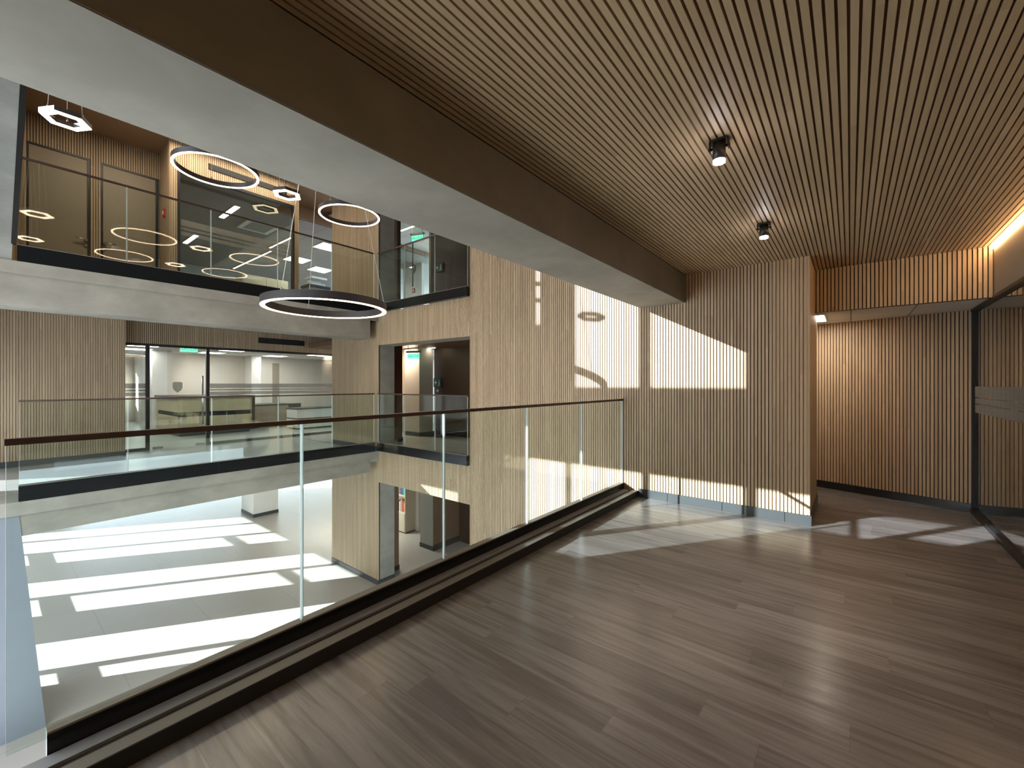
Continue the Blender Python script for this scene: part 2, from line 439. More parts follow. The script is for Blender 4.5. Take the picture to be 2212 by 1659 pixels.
# concrete beam beside the slatted ceiling
S('beam_near', MB().box(-1.972, -1.452, YF, YW, 2.263, 2.66, 0).box(-1.452, -1.447, YF, YW, 2.266, 2.574, 1), ['concrete', 'concrete_shaded'], 'big concrete beam running beside the slatted ceiling', 'beam')  # thin dark sheet on the walkway side paints its shade
# edge beams across the void
for nm, z, lab in (('beam_far', 0.0, 'concrete edge beam under the far walkway at this level'), ('beam_far_upper', UZ, 'concrete edge beam under the upper floor across the void')):
    mb = MB().box(-7.86, -7.37, YF, 4.74, z - .50 if z else -.385, z - .14).box(-7.9, -7.34, YF, YW, z - .14, z + (.0 if z else .015))
    S(nm, mb, 'concrete', lab, 'beam')
S('trim_near_edge', B(-2.24, -2.16, YF, YW, -.33, 0), 'concrete', 'concrete edge of the near walkway slab', 'trim')

# curb between plank floor and glass
mb = MB().box(-2.055, -1.99, YF, YW - .012, 0, .07, 0).box(-1.992, -1.986, YF, YW - .012, 0, .068, 1).box(-2.10, -2.055, YF, YW - .012, 0, .052, 1).box(-2.168, -2.10, YF, YW - .012, 0, .064, 2)
S('trim_3', mb, ['curb_tan', 'black_soft', 'curb_grey'], 'low dark curb with tan and grey top strips under the near glass', 'curb')

# recess to the right behind the slatted wall
P0, P1 = Vector((-3.0, 7.608, 0)), Vector((1.03, 6.476, 0))
D = (P1 - P0); LEN = D.length; ang = math.atan2(D.y, D.x)
mb = MB()
mb.slats(0, LEN, PITCH, GAP, lambda a, b: mb.box(a, b, 0, SD, .09, 2.13, 0))
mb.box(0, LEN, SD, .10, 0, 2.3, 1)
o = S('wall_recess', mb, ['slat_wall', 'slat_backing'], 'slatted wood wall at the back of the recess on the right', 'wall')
o.location = P0; o.rotation_euler = (0, 0, ang)
o = S('baseboard_recess', B(0, LEN, -.012, SD, 0, .088), 'black_metal', 'black baseboard under the recess wall', 'baseboard')
o.location = P0; o.rotation_euler = (0, 0, ang)
mb = MB()
mb.slats(-.30, 1.0, PITCH, GAP, lambda a, b: mb.box(a, b, 5.60, 5.60 + SD, 2.122, 2.575, 0), off=-.315)
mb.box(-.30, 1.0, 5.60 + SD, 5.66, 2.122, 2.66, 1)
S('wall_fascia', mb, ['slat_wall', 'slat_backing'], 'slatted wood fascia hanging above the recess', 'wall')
S('ceiling_recess', B(-3.0, 1.02, 5.66, 7.6, 2.13, 2.2), 'ceiling_tile', 'low white tile ceiling of the recess', 'ceiling')
S('wall_recess_end', B(-3.1, -3.0, 5.956, 7.7, 0, 2.2), 'warm_paint', 'end wall of the recess passage', 'wall')
S('wall_recess_back', B(-3.0, -.62, 5.94, 5.956, 0, 2.2), 'wood_trim', 'back face of the slatted wall', 'wall')

# glazed wall on the right
w1 = thing('window_1', (1.02, 3, 0), 'black framed glass wall with a frosted band on the right', 'window', kind='structure')
mb = MB().box(.99, 1.05, 6.43, 6.476, 0, 2.13).box(.985, 1.05, YF, 6.476, 2.105, 2.135).box(.985, 1.05, YF, 6.476, 0, .045)
for y in (4.05, 1.6): mb.box(1.0, 1.04, y, y + .03, .045, 2.105)
mb.build('frame', 'black_metal', w1)
MB().box(1.014, 1.024, YF, 6.43, .045, 2.105).build('pane', 'glass_dark', w1)
mb = MB()
for z0, z1 in ((1.215, 1.325), (1.150, 1.205), (1.055, 1.140)): mb.box(1.009, 1.0125, YF, 6.42, z0, z1)
tag(mb.build('frosted_band', 'frosted', w1), 'frosted stripes at eye height')
S('wall_east', MB().box(.995, 1.05, YF, 5.62, 2.135, 2.575).box(1.05, 1.1, YF, 8.6, 2.135, 2.66), 'taupe_panel', 'plain brown panel above the glass wall', 'wall')
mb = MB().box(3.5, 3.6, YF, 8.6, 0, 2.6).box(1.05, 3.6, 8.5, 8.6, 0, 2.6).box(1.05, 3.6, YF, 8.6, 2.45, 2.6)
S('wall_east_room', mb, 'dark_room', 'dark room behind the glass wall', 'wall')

# ================================================================== far side, this level
mb = MB()
mb.slats(YF, 1.644, PITCH, GAP, lambda a, b: mb.box(-10.57 - SD, -10.57, a, b, .10, 2.6, 0))
mb.box(-11.2, -10.57 - SD, YF, 1.644, 0, 2.6, 1)
S('wall_west', mb, ['slat_wall', 'wood_trim'], 'slatted wood wall across the void beside the reception glass', 'wall')
S('baseboard_west', B(-10.582, -10.56, YF, 1.65, 0, .10), 'baseboard', 'dark baseboard of the far slatted wall', 'baseboard')
mb = MB()
mb.slats(1.644, 12.4, PITCH, GAP, lambda a, b: mb.box(-11.10 - SD, -11.10, a, b, 2.17, 2.6, 0))
mb.box(-11.2, -11.10 - SD, 1.644, 12.4, 2.17, 2.6, 1)
S('wall_west_fascia', mb, ['slat_wall', 'slat_backing'], 'slatted wood fascia above the reception glass', 'wall')
v = thing('air_vent', (-11.09, 4.6, 2.37), 'long black air vent above the reception glass', 'vent', 'black air vents')
MB().box(-11.10, -11.085, 4.11, 5.20, 2.335, 2.47).build('grille', 'black_soft', v)
mb = MB()
for k in range(3): mb.box(-11.085, -11.080, 4.12, 5.19, 2.352 + k * .04, 2.362 + k * .04)
mb.build('slat', 'black_metal', v)

w2 = thing('window_2', (-11.15, 3.5, 0), 'black framed glass front of the reception office', 'window', kind='structure')
mb = MB().box(-11.18, -11.12, 1.66, 8.0, 2.12, 2.18).box(-11.18, -11.12, 1.66, 1.72, 0, 2.12).box(-11.18, -11.12, 2.04, 2.10, 0, 2.12).box(-11.18, -11.12, 3.07, 3.13, 0, 2.12)
mb.box(-11.18, -11.12, 1.72, 2.04, 0, .06).box(-11.18, -11.12, 3.13, 8.0, 0, .06)
mb.build('frame', 'black_metal', w2)
MB().box(-11.155, -11.145, 3.13, 8.0, .06, 2.12).box(-11.155, -11.145, 1.72, 2.04, .06, 2.12).build('pane', 'glass', w2)
mb = MB()
for z0, z1 in ((1.26, 1.36), (1.20, 1.24), (1.11, 1.18)): mb.box(-11.142, -11.139, 3.14, 7.9, z0, z1).box(-11.142, -11.139, 1.72, 2.04, z0, z1)
tag(mb.build('frosted_band', 'frosted', w2), 'frosted stripes')
d3 = thing('door_3', (-11.15, 2.6, 0), 'frameless glass entrance door of the reception with long steel pull handle', 'door', kind='structure')
MB().box(-11.155, -11.145, 2.105, 3.065, .01, 2.11).build('leaf', 'glass', d3)
mb = MB().tube((-11.09, 2.99, .47), (-11.09, 2.99, 1.53), .017)
for z in (.62, 1.38): mb.tube((-11.09, 2.99, z), (-11.145, 2.99, z), .010)
tag(mb.build('handle', 'steel', d3), 'tall brushed steel pull handle')
MB().box(-11.165, -11.135, 2.15, 2.32, .01, .06).box(-11.165, -11.135, 2.88, 3.05, .01, .06).build('patch_fitting', 'steel', d3)
def shield(fn, mb, cx, cz, w, h):
    pts = [(-.5, .42), (-.25, .5), (.25, .5), (.5, .42), (.5, 0), (.38, -.25), (0, -.5), (-.38, -.25), (-.5, 0)]
    mb.prism([(cx + u * w, cz + v_ * h) for u, v_ in pts], fn); return mb
tag(shield(lambda u, v_, s: (-11.143 + .002 * s, u, v_), MB(), 2.56, 1.28, .17, .23).build('emblem', 'frosted', d3), 'etched grey shield emblem')

# reception office
RC = 2.33
S('ceiling_reception', B(-20, -11.2, YF, 12.5, RC, 2.6), 'office_ceiling', 'white ceiling of the reception office', 'ceiling')
S('wall_reception', MB().box(-16.8, -16.7, 3.34, 12.5, 0, RC), 'warm_paint', 'beige back wall behind the reception desk', 'wall')
S('wall_reception_left', MB().box(-16.75, -15.6, 3.0, 3.34, 0, RC), 'white_paint', 'white wall end left of the reception desk', 'wall')
S('wall_reception_far', pierced(-20, -11, 0, RC, 12.4, 12.5, []), 'warm_paint', 'far side wall of the reception office', 'wall')
mb = MB().box(-20.1, -20, YF, 2.9, 0, .75).box(-20.1, -20, YF, 2.9, 1.95, RC).box(-20.1, -20, YF, 2.2, .75, 1.95).box(-20.1, -20, 2.9, 3.4, 0, RC).box(-20, -15.6, 3.34, 3.44, 0, RC)
S('wall_reception_window', mb, 'warm_paint', 'outer wall with a bright window left of the reception', 'wall')
S('wall_reception_step', MB().box(-16.7, -16.1, 5.75, 6.05, 0, RC), 'white_paint', 'white wall step right of the reception desk', 'wall')
d4 = thing('door_4', (-16.68, 6.77, 0), 'narrow brown door in the beige back wall of the reception', 'door', kind='structure')
MB().box(-16.70, -16.67, 6.66, 6.89, 0, 2.12).build('leaf', 'taupe_panel', d4)
MB().tube((-16.67, 6.69, 1.0), (-16.62, 6.69, 1.0), .02).build('handle', 'steel', d4)
t = thing('reception_desk', (-14.4, 3.95, 0), 'light wood reception desk with black top and black stripe behind the glass', 'desk')
MB().box(-15.5, -13.40, 3.08, 4.80, .10, .50).box(-15.5, -13.40, 3.08, 4.80, .62, .99).build('body', 'desk_wood', t)
MB().box(-15.47, -13.43, 3.11, 4.77, .50, .62).build('recess_band', 'black_metal', t)
MB().box(-15.55, -13.36, 3.04, 4.86, .99, 1.03).box(-13.42, -13.36, 4.80, 4.86, .10, .99).build('worktop', 'black_metal', t)
MB().box(-15.45, -13.45, 3.13, 4.75, 0, .10).build('plinth', 'baseboard', t)
t = thing('counter', (-14.2, 5.6, 0), 'low brown counter with black edge to the right of the reception desk', 'counter')
MB().box(-14.9, -13.95, 4.87, 6.05, .08, .70).build('body', 'taupe_panel', t)
MB().box(-14.95, -13.92, 4.87, 6.10, .70, .73).box(-13.98, -13.92, 6.05, 6.42, .08, .73).build('worktop', 'black_metal', t)
MB().box(-14.85, -14.0, 4.9, 6.0, 0, .08).build('plinth', 'baseboard', t)
t = thing('low_cabinet', (-13.0, 6.6, 0), 'low white cabinet with black lines near the right end of the reception glass', 'cabinet')
MB().box(-13.4, -12.7, 5.75, 7.4, .05, .30).box(-13.4, -12.7, 5.75, 7.4, .335, .60).build('body', 'white_paint', t)
MB().box(-13.42, -12.68, 5.73, 7.42, .60, .63).box(-13.38, -12.72, 5.77, 7.38, .30, .335).box(-13.36, -12.74, 5.8, 7.35, 0, .05).build('worktop', 'black_metal', t)

pl = None
def ceiling_panel(loc, sx, sy, label, group):
    t = thing('panel_light', loc, label, 'ceiling light', group)
    x, y, z = loc
    MB().box(x - sx / 2, x + sx / 2, y - sy / 2, y + sy / 2, z - .006, z).build('diffuser', 'panel_light', t)
    a, b = sx / 2 + .015, sy / 2 + .015
    MB().box(x - a, x + a, y - b, y - sy / 2, z - .010, z).box(x - a, x + a, y + sy / 2, y + b, z - .010, z).box(x - a, x - sx / 2, y - sy / 2, y + sy / 2, z - .010, z).box(x + sx / 2, x + a, y - sy / 2, y + sy / 2, z - .010, z).build('frame', 'white_plastic', t)
    return t
G1 = 'square panel lights in the reception ceiling'
p0 = ceiling_panel((-15.6, 4.45, RC), .6, .6, 'square ceiling panel light above the left part of the reception desk', G1)
for x, y, lab in ((-14.05, 4.55, 'square ceiling panel light above the right part of the reception desk'), (-15.7, 6.35, 'square ceiling panel light in front of the brown office door'),
                  (-14.05, 7.1, 'square ceiling panel light farthest right behind the reception glass'), (-14.0, 2.55, 'square ceiling panel light seen through the narrow left glass'),
                  (-15.6, 2.65, 'square ceiling panel light near the bright office window'), (-12.4, 5.9, 'square ceiling panel light just behind the right reception glass'),
                  (-12.4, 2.4, 'square ceiling panel light just behind the glass entrance door'), (-17.4, 7.1, 'small far ceiling panel light over the brown office door')):
    copy_tree(p0, (x, y, RC), lab)

# signs
def exit_sign(loc, rot, label, drop=0):
    t = thing('exit_sign', loc, label, 'exit sign', 'green hanging exit signs'); t.rotation_euler = (0, 0, rot)
    L = Vector(loc)
    def at(*b): return [b[0] + L.x, b[1] + L.x, b[2] + L.y, b[3] + L.y, b[4] + L.z, b[5] + L.z]
    mb = MB().box(*at(-.20, .20, -.025, .025, -.05, 0))
    if drop: mb.box(*at(-.15, -.14, -.005, .005, 0, drop)).box(*at(.14, .15, -.005, .005, 0, drop))
    mb.build('housing', 'grey_paint', t)
    MB().box(*at(-.19, .19, -.004, .004, -.22, -.05)).build('panel', 'acrylic', t)
    MB().box(*at(-.165, .165, -.006, .006, -.20, -.065)).build('legend_plate', 'exit_green', t)
    cu = bpy.data.curves.new('lettering', 'FONT'); cu.body = 'SALIDA'; cu.size = .10; cu.align_x = 'CENTER'; cu.align_y = 'CENTER'; cu.extrude = .001
    cu.materials.append(MAT['sign_green'])
    tmp = bpy.data.objects.new('lettering_outline', cu); me = bpy.data.meshes.new_from_object(tmp); bpy.data.objects.remove(tmp)
    o = bpy.data.objects.new('lettering', me); COL.objects.link(o); o.parent = t
    o.location = (0, -.0085, -.133); o.rotation_euler = (pi / 2, 0, 0)
    return t
exit_sign((-12.5, 3.10, RC), pi / 2, 'green exit sign hanging behind the reception entrance door')
exit_sign((-8.40, 6.6, 2.17), .35, 'green exit sign hanging in the middle corridor opening', .13)
exit_sign((-8.75, 7.0, 5.26), .35, 'green exit sign hanging in the upper corridor opening', .16)
def direction_sign(loc, label):
    x, y, z = loc
    t = thing('direction_sign', loc, label, 'sign', 'dark green escape direction signs')
    MB().box(x - .15, x + .15, y - .012, y, z - .12, z + .12).build('plate', 'sign_green', t)
    f = lambda u, v_, s: (x + u, y - .013 - .002 * s, z + v_)
    arrow = [(-.13, -.012), (-.06, -.012), (-.09, -.05), (-.065, -.05), (-.02, 0), (-.065, .05), (-.09, .05), (-.06, .012), (-.13, .012)]
    MB().prism(arrow[::-1], f).build('arrow', 'sign_white', t)
    mb = MB().prism([(.02, -.09), (.12, -.09), (.12, -.075), (.02, -.075)], f).prism([(.055, -.02), (.09, -.02), (.11, -.07), (.095, -.07), (.07, -.035), (.05, -.07), (.035, -.07)], f).prism([(.05, -.02), (.09, -.02), (.085, .04), (.055, .04)], f).prism([(.06, .05), (.085, .05), (.085, .075), (.06, .075)], f)
    mb.build('figure', 'sign_white', t); return t
direction_sign((-8.62, 7.58, 1.39), 'dark green arrow sign on the brown wall of the middle corridor')
direction_sign((-8.56, 7.58, 4.46), 'dark green arrow sign on the dark wall of the upper corridor')
t = thing('sensor', (-8.6, 7.57, 1.17), 'small white sensor under the arrow sign in the middle corridor', 'sensor')
MB().tube((-8.6, 7.595, 1.17), (-8.6, 7.55, 1.17), .035).build('housing', 'white_plastic', t)

# corridors behind the openings
def lin(name, x0, x1, y, z, label, mat='warm_tube', w=.05):
    t = thing(name, ((x0 + x1) / 2, y, z), label, 'ceiling light', 'slim linear ceiling lights')
    MB().box(x0, x1, y - w / 2, y + w / 2, z - .015, z - .003).build('diffuser', mat, t)
    MB().box(x0 - .01, x1 + .01, y - w / 2 - .008, y + w / 2 + .008, z - .010, z).build('frame', 'white_plastic', t)
    return t
S('wall_corridor', MB().box(-8.78, -2.2, 7.6, 7.7, GZ, 5.6), 'wood_dark', 'dark brown corridor wall behind the openings', 'wall')
S('wall_corridor_column', MB().box(-9.25, -8.64, 6.98, 7.43, 0, 2.3), 'white_paint', 'light grey column in the middle corridor', 'wall')
S('wall_corridor_wood', MB().box(-9.9, -9.75, 7.0, 8.4, 0, 2.3).box(-9.74, -9.66, 7.62, 7.70, 0, 2.3), 'wood_trim', 'lit wooden wall deep in the middle corridor', 'wall')
S('wall_corridor_jamb', MB().box(-9.6, -8.30, 5.95, 6.2, 0, 2.3), 'wood_brown', 'brown wooden jamb in the middle corridor', 'wall')
S('baseboard_corridor', MB().box(-9.26, -8.63, 6.965, 7.5, 0, .10).box(-8.62, -2.2, 7.585, 7.6, 0, .12).box(-9.61, -8.29, 5.94, 6.21, 0, .09), 'black_metal', 'black baseboards in the middle corridor', 'baseboard')
S('ceiling_corridor', MB().box(-11.1, -2.2, 5.3, 7.8, 2.3, 2.4), 'wood_brown', 'brown ceiling of the middle corridor', 'ceiling')
S('ceiling_corridor_deep', MB().box(-11.1, -9.2, 7.8, 12.4, 2.3, 2.4), 'office_ceiling', 'white ceiling deep in the middle corridor', 'ceiling')
lin('linear_light', -9.42, -8.42, 7.3, 2.3, 'slim warm ceiling light in the middle corridor opening')
area('corridor_lamp', (-9.2, 6.9, 2.25), .8, .3, 9, (1, .82, .6))
S('wall_corridor_lobby', MB().box(-11.9, -11.2, 9.0, 12, GZ, 2.6), 'warm_paint', 'pale end wall of the corridors', 'wall')
# ground level
S('wall_lobby_jamb', MB().box(-9.0, -7.66, 5.42, 5.63, GZ, -.2), 'wood_brown', 'brown wooden jamb in the ground floor opening', 'wall')
S('wall_lobby', MB().box(-8.32, -7.85, 6.75, 7.6, GZ, -.2), 'grey_paint', 'grey wall block in the ground floor opening', 'wall')
S('wall_lobby_side', MB().box(-7.85, -7.83, 6.76, 12, GZ, -.2), 'wood_brown', 'dark brown side wall in the ground floor opening', 'wall')
S('baseboard_lobby', MB().box(-8.33, -7.84, 6.735, 6.75, GZ, GZ + .10).box(-7.83, -7.815, 6.735, 12, GZ, GZ + .14).box(-9.0, -7.65, 5.41, 5.64, GZ, GZ + .09), 'black_metal', 'black baseboards in the ground floor opening', 'baseboard')
S('column_lobby', MB().box(-9.40, -9.18, 7.39, 7.75, GZ, -.2), 'white_paint', 'slim white column beside the bookcase', 'column')
S('ceiling_lobby', MB().box(-22, -2.2, 5.3, 12.5, -.45, -.3), 'white_paint', 'ground floor ceiling behind the openings', 'ceiling')
t = thing('wall_plate', (-7.825, 7.9, -2.0), 'small grey switch plate on the dark brown lobby wall', 'switch')
MB().box(-7.83, -7.82, 7.86, 7.94, -2.06, -1.90).build('plate', 'grey_paint', t)
MB().box(-7.82, -7.814, 7.885, 7.915, -2.04, -2.0).build('button', 'white_plastic', t)
area('lobby_lamp', (-10.5, 6.3, -.5), 1.2, .5, 16, (1, .95, .88))
# bookcase with books
bc = thing('bookcase', (-9.8, 7.25, GZ), 'pale wooden bookcase holding books in the ground floor opening', 'bookcase')
MB().box(-9.35, -9.33, 7.06, 7.40, GZ + .02, -.75).build('side_panel', 'shelf_wood', bc)
MB().box(-10.52, -10.50, 7.06, 7.40, GZ + .02, -.75).build('side_panel', 'shelf_wood', bc)
MB().box(-10.50, -9.35, 7.38, 7.40, GZ + .02, -.75).build('back_panel', 'shelf_wood', bc)
MB().box(-10.50, -9.35, 7.05, 7.38, GZ + .03, GZ + .52).build('base_cupboard', 'shelf_wood', bc)
for z in (GZ + .52, GZ + .98, GZ + 1.42, -.78):
    MB().box(-10.50, -9.35, 7.06, 7.38, z, z + .03).build('shelf', 'shelf_wood', bc)
MB().box(-10.52, -9.33, 7.08, 7.40, GZ, GZ + .025).build('plinth', 'black_metal', bc)
BK = {'book_teal': (.10, .42, .45), 'book_blue': (.05, .12, .25), 'book_red': (.55, .10, .05), 'book_orange': (.70, .28, .10), 'book_white': (.70, .66, .58), 'book_grey': (.12, .12, .14), 'book_pink': (.55, .32, .25)}
for k, c in BK.items(): plain(k, c, .5)
names = {'book_teal': 'teal', 'book_blue': 'navy blue', 'book_red': 'red', 'book_orange': 'orange', 'book_white': 'cream', 'book_grey': 'charcoal', 'book_pink': 'dusty pink'}
SHN = ['lowest open shelf', 'middle shelf', 'top shelf']
rowsb = [['book_orange', 'book_red', 'book_pink', 'book_white', 'book_grey'], ['book_teal', 'book_blue', 'book_grey', 'book_white', 'book_orange'], ['book_grey', 'book_pink', 'book_white', 'book_teal', 'book_red']]
for r, z in enumerate((GZ + .55, GZ + 1.01, GZ + 1.45)):
    x = -9.375
    for j, k in enumerate(rowsb[r]):
        wd_, hh = .055 + .02 * ((j * 3 + r) % 3), .26 + .03 * ((j + r) % 3)
        t = thing('book', (x - wd_ / 2, 7.2, z), names[k] + ' book standing on the ' + SHN[r] + ' of the pale bookcase', 'book', 'books in the pale bookcase')
        MB().box(x - wd_, x - wd_ + .004, 7.09, 7.28, z, z + hh).box(x - .004, x, 7.09, 7.28, z, z + hh).box(x - wd_ + .004, x - .004, 7.09, 7.094, z, z + hh).build('cover', k, t)
        MB().box(x - wd_ + .004, x - .004, 7.096, 7.275, z + .004, z + hh - .006).build('page_block', 'white_paint', t)
        x -= wd_ + .012
# free standing lobby column and the corner pier on the left
S('column_ground', MB().box(-14.93, -14.0, 5.05, 5.75, GZ + .10, .0), 'white_paint', 'square white column standing in the sunlit lobby', 'column')
S('baseboard_column', MB().box(-14.94, -13.99, 5.04, 5.76, GZ, GZ + .10), 'baseboard', 'dark base around the white lobby column', 'baseboard')
mb = MB().hexa([(-8.4, YF, GZ), (-7.36, YF, GZ), (-7.36, .45, GZ), (-8.4, .45, GZ), (-8.4, YF, -.02), (-7.36, YF, -.02), (-7.36, .235, -.02), (-8.4, .235, -.02)])
S('pillar_left', mb, 'blue_grey_paint', 'white corner pier under the far walkway at the left edge', 'pillar')
S('wall_west_ground', MB().box(-22.1, -22, YF, 2.0, GZ, 0).box(-22.1, -22, 2, 12.5, -.7, 0), 'warm_paint', 'west wall of the lobby', 'wall')
S('wall_north_ground', MB().box(-22, -11.2, 12.4, 12.5, GZ, -.2), 'warm_paint', 'far wall of the lobby', 'wall')

# ================================================================== upper floor across the void
mb = MB().hexa([(-9.0, YF, 2.6), (-7.36, YF, 2.6), (-7.36, .185, 2.6), (-9.0, .185, 2.6), (-9.0, YF, 5.6), (-7.36, YF, 5.6), (-7.36, .28, 5.6), (-9.0, .28, 5.6)])
S('wall_upper_left', mb, 'concrete_light', 'pale concrete wall at the upper left edge', 'wall')
S('trim_4', MB().hexa([(-7.40, .185, 2.93), (-7.35, .185, 2.93), (-7.35, .225, 2.93), (-7.40, .225, 2.93), (-7.40, .28, 5.6), (-7.35, .28, 5.6), (-7.35, .345, 5.6), (-7.40, .345, 5.6)]), 'black_metal', 'black vertical clamp rail at the upper left', 'trim')
S('trim_5', MB().box(-10.0, -9.9, .20, .40, UZ, 5.6).box(-9.06, -8.95, .26, .345, UZ, 5.6), 'wood_trim', 'light wood jamb left of the upper doors', 'trim')
# door wall
mb = MB()
holes = [(.40, 1.11, UZ, 5.14), (1.24, 2.0, UZ, 5.14)]
def dslat(y0, y1, z0, z1): mb.slats(y0, y1, PITCH, GAP, lambda a, b: mb.box(-10.0 - SD, -10.0, a, b, z0, z1, 0))
dslat(YF, 2.03, 5.14, 5.6); dslat(YF, .40, UZ, 5.14); dslat(1.11, 1.24, UZ, 5.14)
mb.box(-10.1, -10.0 - SD, YF, .40, UZ, 5.6, 1).box(-10.1, -10.0 - SD, 1.11, 1.24, UZ, 5.6, 1).box(-10.1, -10.0 - SD, .40, 2.03, 5.14, 5.6, 1)
mb.box(-10.3, -10.1, YF, 2.03, UZ, 5.6, 1)
S('wall_upper_doors', mb, ['slat_wall', 'slat_backing'], 'slatted wood wall around the two upper doors', 'wall')
for n, (y0, y1, hy, sgn, lab) in enumerate(((.40, 1.11, 1.06, -1, 'taupe door nearer the concrete wall on the upper floor'), (1.24, 2.0, 1.29, 1, 'taupe door nearer the big window on the upper floor'))):
    d = thing('door_%d' % (n + 1), (-10.02, (y0 + y1) / 2, UZ), lab, 'door', kind='structure')
    MB().box(-10.05, -10.01, y0 + .03, y1 - .03, UZ, 5.11).build('leaf', 'door_taupe', d)
    MB().box(-10.06, -9.995, y0, y0 + .03, UZ, 5.14).box(-10.06, -9.995, y1 - .03, y1, UZ, 5.14).box(-10.06, -9.995, y0 + .03, y1 - .03, 5.11, 5.14).build('frame', 'black_metal', d)
    MB().tube((-10.01, hy, 3.76), (-9.95, hy, 3.76), .022).tube((-9.955, hy, 3.76), (-9.955, hy + sgn * .13, 3.77), .010).build('handle', 'steel', d)
    MB().tube((-10.01, hy, 3.67), (-9.99, hy, 3.67), .018).build('lock', 'steel', d)
# window wall
mb = MB()
def uslat(y0, y1, z0, z1): mb.slats(y0, y1, PITCH, GAP, lambda a, b: mb.box(-9.16 - SD, -9.16, a, b, z0, z1, 0))
for y0, y1, z0, z1 in ((1.995, 2.10, UZ, 5.6), (4.08, 4.19, UZ, 5.6), (2.10, 4.08, 5.11, 5.6)):
    uslat(y0, y1, z0, z1); mb.box(-9.28, -9.16 - SD, y0, y1, z0, z1, 1)
mb.box(-10.0, -9.28, 2.03, 2.10, UZ, 5.6, 1)
S('wall_upper_window', mb, ['slat_wall', 'wood_trim'], 'slatted wood wall around the big upper window', 'wall')
w3 = thing('window_3', (-9.18, 3.1, UZ), 'big black framed window of the upper meeting room', 'window', kind='structure')
MB().box(-9.22, -9.15, 2.10, 2.14, UZ, 5.11).box(-9.22, -9.15, 4.04, 4.08, UZ, 5.11).box(-9.22, -9.15, 2.14, 4.04, 5.06, 5.11).box(-9.22, -9.15, 2.14, 4.04, UZ, UZ + .05).build('frame', 'black_metal', w3)
MB().box(-9.195, -9.185, 2.14, 4.04, UZ + .05, 5.06).build('pane', 'glass', w3)
mb = MB()
for z0, z1 in ((4.14, 4.25), (4.07, 4.11), (3.97, 4.04)): mb.box(-9.182, -9.180, 2.14, 4.04, z0, z1)
tag(mb.build('frosted_band', 'frosted', w3), 'frosted stripes')
v2 = thing('air_vent', (-9.15, 3.1, 5.34), 'long black air vent above the big upper window', 'vent', 'black air vents')
MB().box(-9.16, -9.145, 2.56, 3.93, 5.28, 5.385).build('grille', 'black_soft', v2)
mb = MB()
for k in range(3): mb.box(-9.145, -9.140, 2.57, 3.92, 5.295 + k * .03, 5.303 + k * .03)
mb.build('slat', 'black_metal', v2)
t = thing('fire_alarm', (-9.62, 2.02, 4.42), 'small red and white alarm on the wooden return between door and window', 'alarm')
MB().box(-9.66, -9.58, 2.0, 2.03, 4.35, 4.49).build('housing', 'red_plastic', t)
MB().box(-9.645, -9.595, 1.99, 2.0, 4.39, 4.45).build('button', 'white_plastic', t)
# rooms behind
area('upper_fill', (-8.7, 2.4, 5.55), .5, 3.2, 12, (1, .84, .64))  # added fill light without a fixture, brightens the far upper walkway
S('ceiling_upper_rooms', MB().box(-18, -10.25, 4.75, 12.4, 5.3, 5.4, 0).box(-18, -10.25, 2.1, 4.75, 5.3, 5.4, 1).box(-10.25, -9.3, 2.1, 4.15, 5.36, 5.46, 1), ['upper_ceiling', 'ceiling_dark'], 'white tile ceiling of the upper rooms', 'ceiling')
S('wall_upper_fascia', MB().box(-10.28, -10.2, 4.15, 12.4, 5.3, 5.6), 'wood_brown_soffit', 'brown wooden fascia beside the big upper window', 'wall')
S('wall_upper_back', MB().box(-17.1, -17, YF, 12.4, UZ, 5.4), 'grey_paint', 'grey back wall of the upper rooms', 'wall')
S('wall_upper_room', MB().box(-17, -10.3, 1.95, 2.05, UZ, 5.4), 'grey_paint', 'side wall of the upper meeting room', 'wall')
lin('linear_light', -11.6, -10.6, 3.5, 5.29, 'cold white light bar nearer the big upper window', 'tube_light', .10)
lin('linear_light', -14.5, -13.5, 3.5, 5.29, 'cold white light bar deeper in the upper meeting room', 'tube_light', .10)
lin('linear_light', -13.1, -11.4, 5.15, 5.29, 'slim warm ceiling line nearer the right edge of the big upper window', 'warm_tube', .035)
lin('linear_light', -16.4, -13.4, 5.30, 5.29, 'slim warm ceiling line deep behind the big upper window', 'warm_tube', .035)
G2 = 'square panel lights on the upper floor'
for x, y, lab in ((-11.75, 6.2, 'square ceiling panel light nearest the wooden pier on the upper floor'), (-13.7, 6.2, 'square ceiling panel light just beside the big upper window'), (-14.3, 7.25, 'square ceiling panel light above the copier on the upper floor')):
    copy_tree(p0, (x, y, 5.3), lab, G2)
t = thing('ceiling_cassette', (-11.6, 4.3, 5.29), 'grey air conditioning cassette in the meeting room ceiling', 'air conditioner')
MB().box(-12.0, -11.2, 3.95, 4.65, 5.275, 5.30).build('frame', 'white_plastic', t)
MB().box(-11.9, -11.3, 4.05, 4.55, 5.27, 5.276).build('grille', 'grey_paint', t)
t = thing('partition_cabinet', (-14, 5.4, UZ), 'tan office cabinet behind the big upper window', 'cabinet')
MB().box(-14.5, -14.0, 4.75, 6.05, UZ + .06, 4.62).build('body', 'desk_wood', t)
MB().box(-14.0, -13.99, 4.80, 5.38, UZ + .10, 4.58).build('door', 'desk_wood', t)
MB().box(-14.0, -13.99, 5.42, 6.0, UZ + .10, 4.58).build('door', 'desk_wood', t)
MB().box(-14.48, -14.02, 4.77, 6.03, UZ, UZ + .06).build('plinth', 'black_metal', t)
t = thing('copier', (-12.1, 6.0, UZ), 'dark office copier with raised lid on the upper floor', 'copier')
MB().box(-12.3, -11.9, 5.72, 6.28, UZ + .05, 4.10).build('body', 'grey_paint', t)
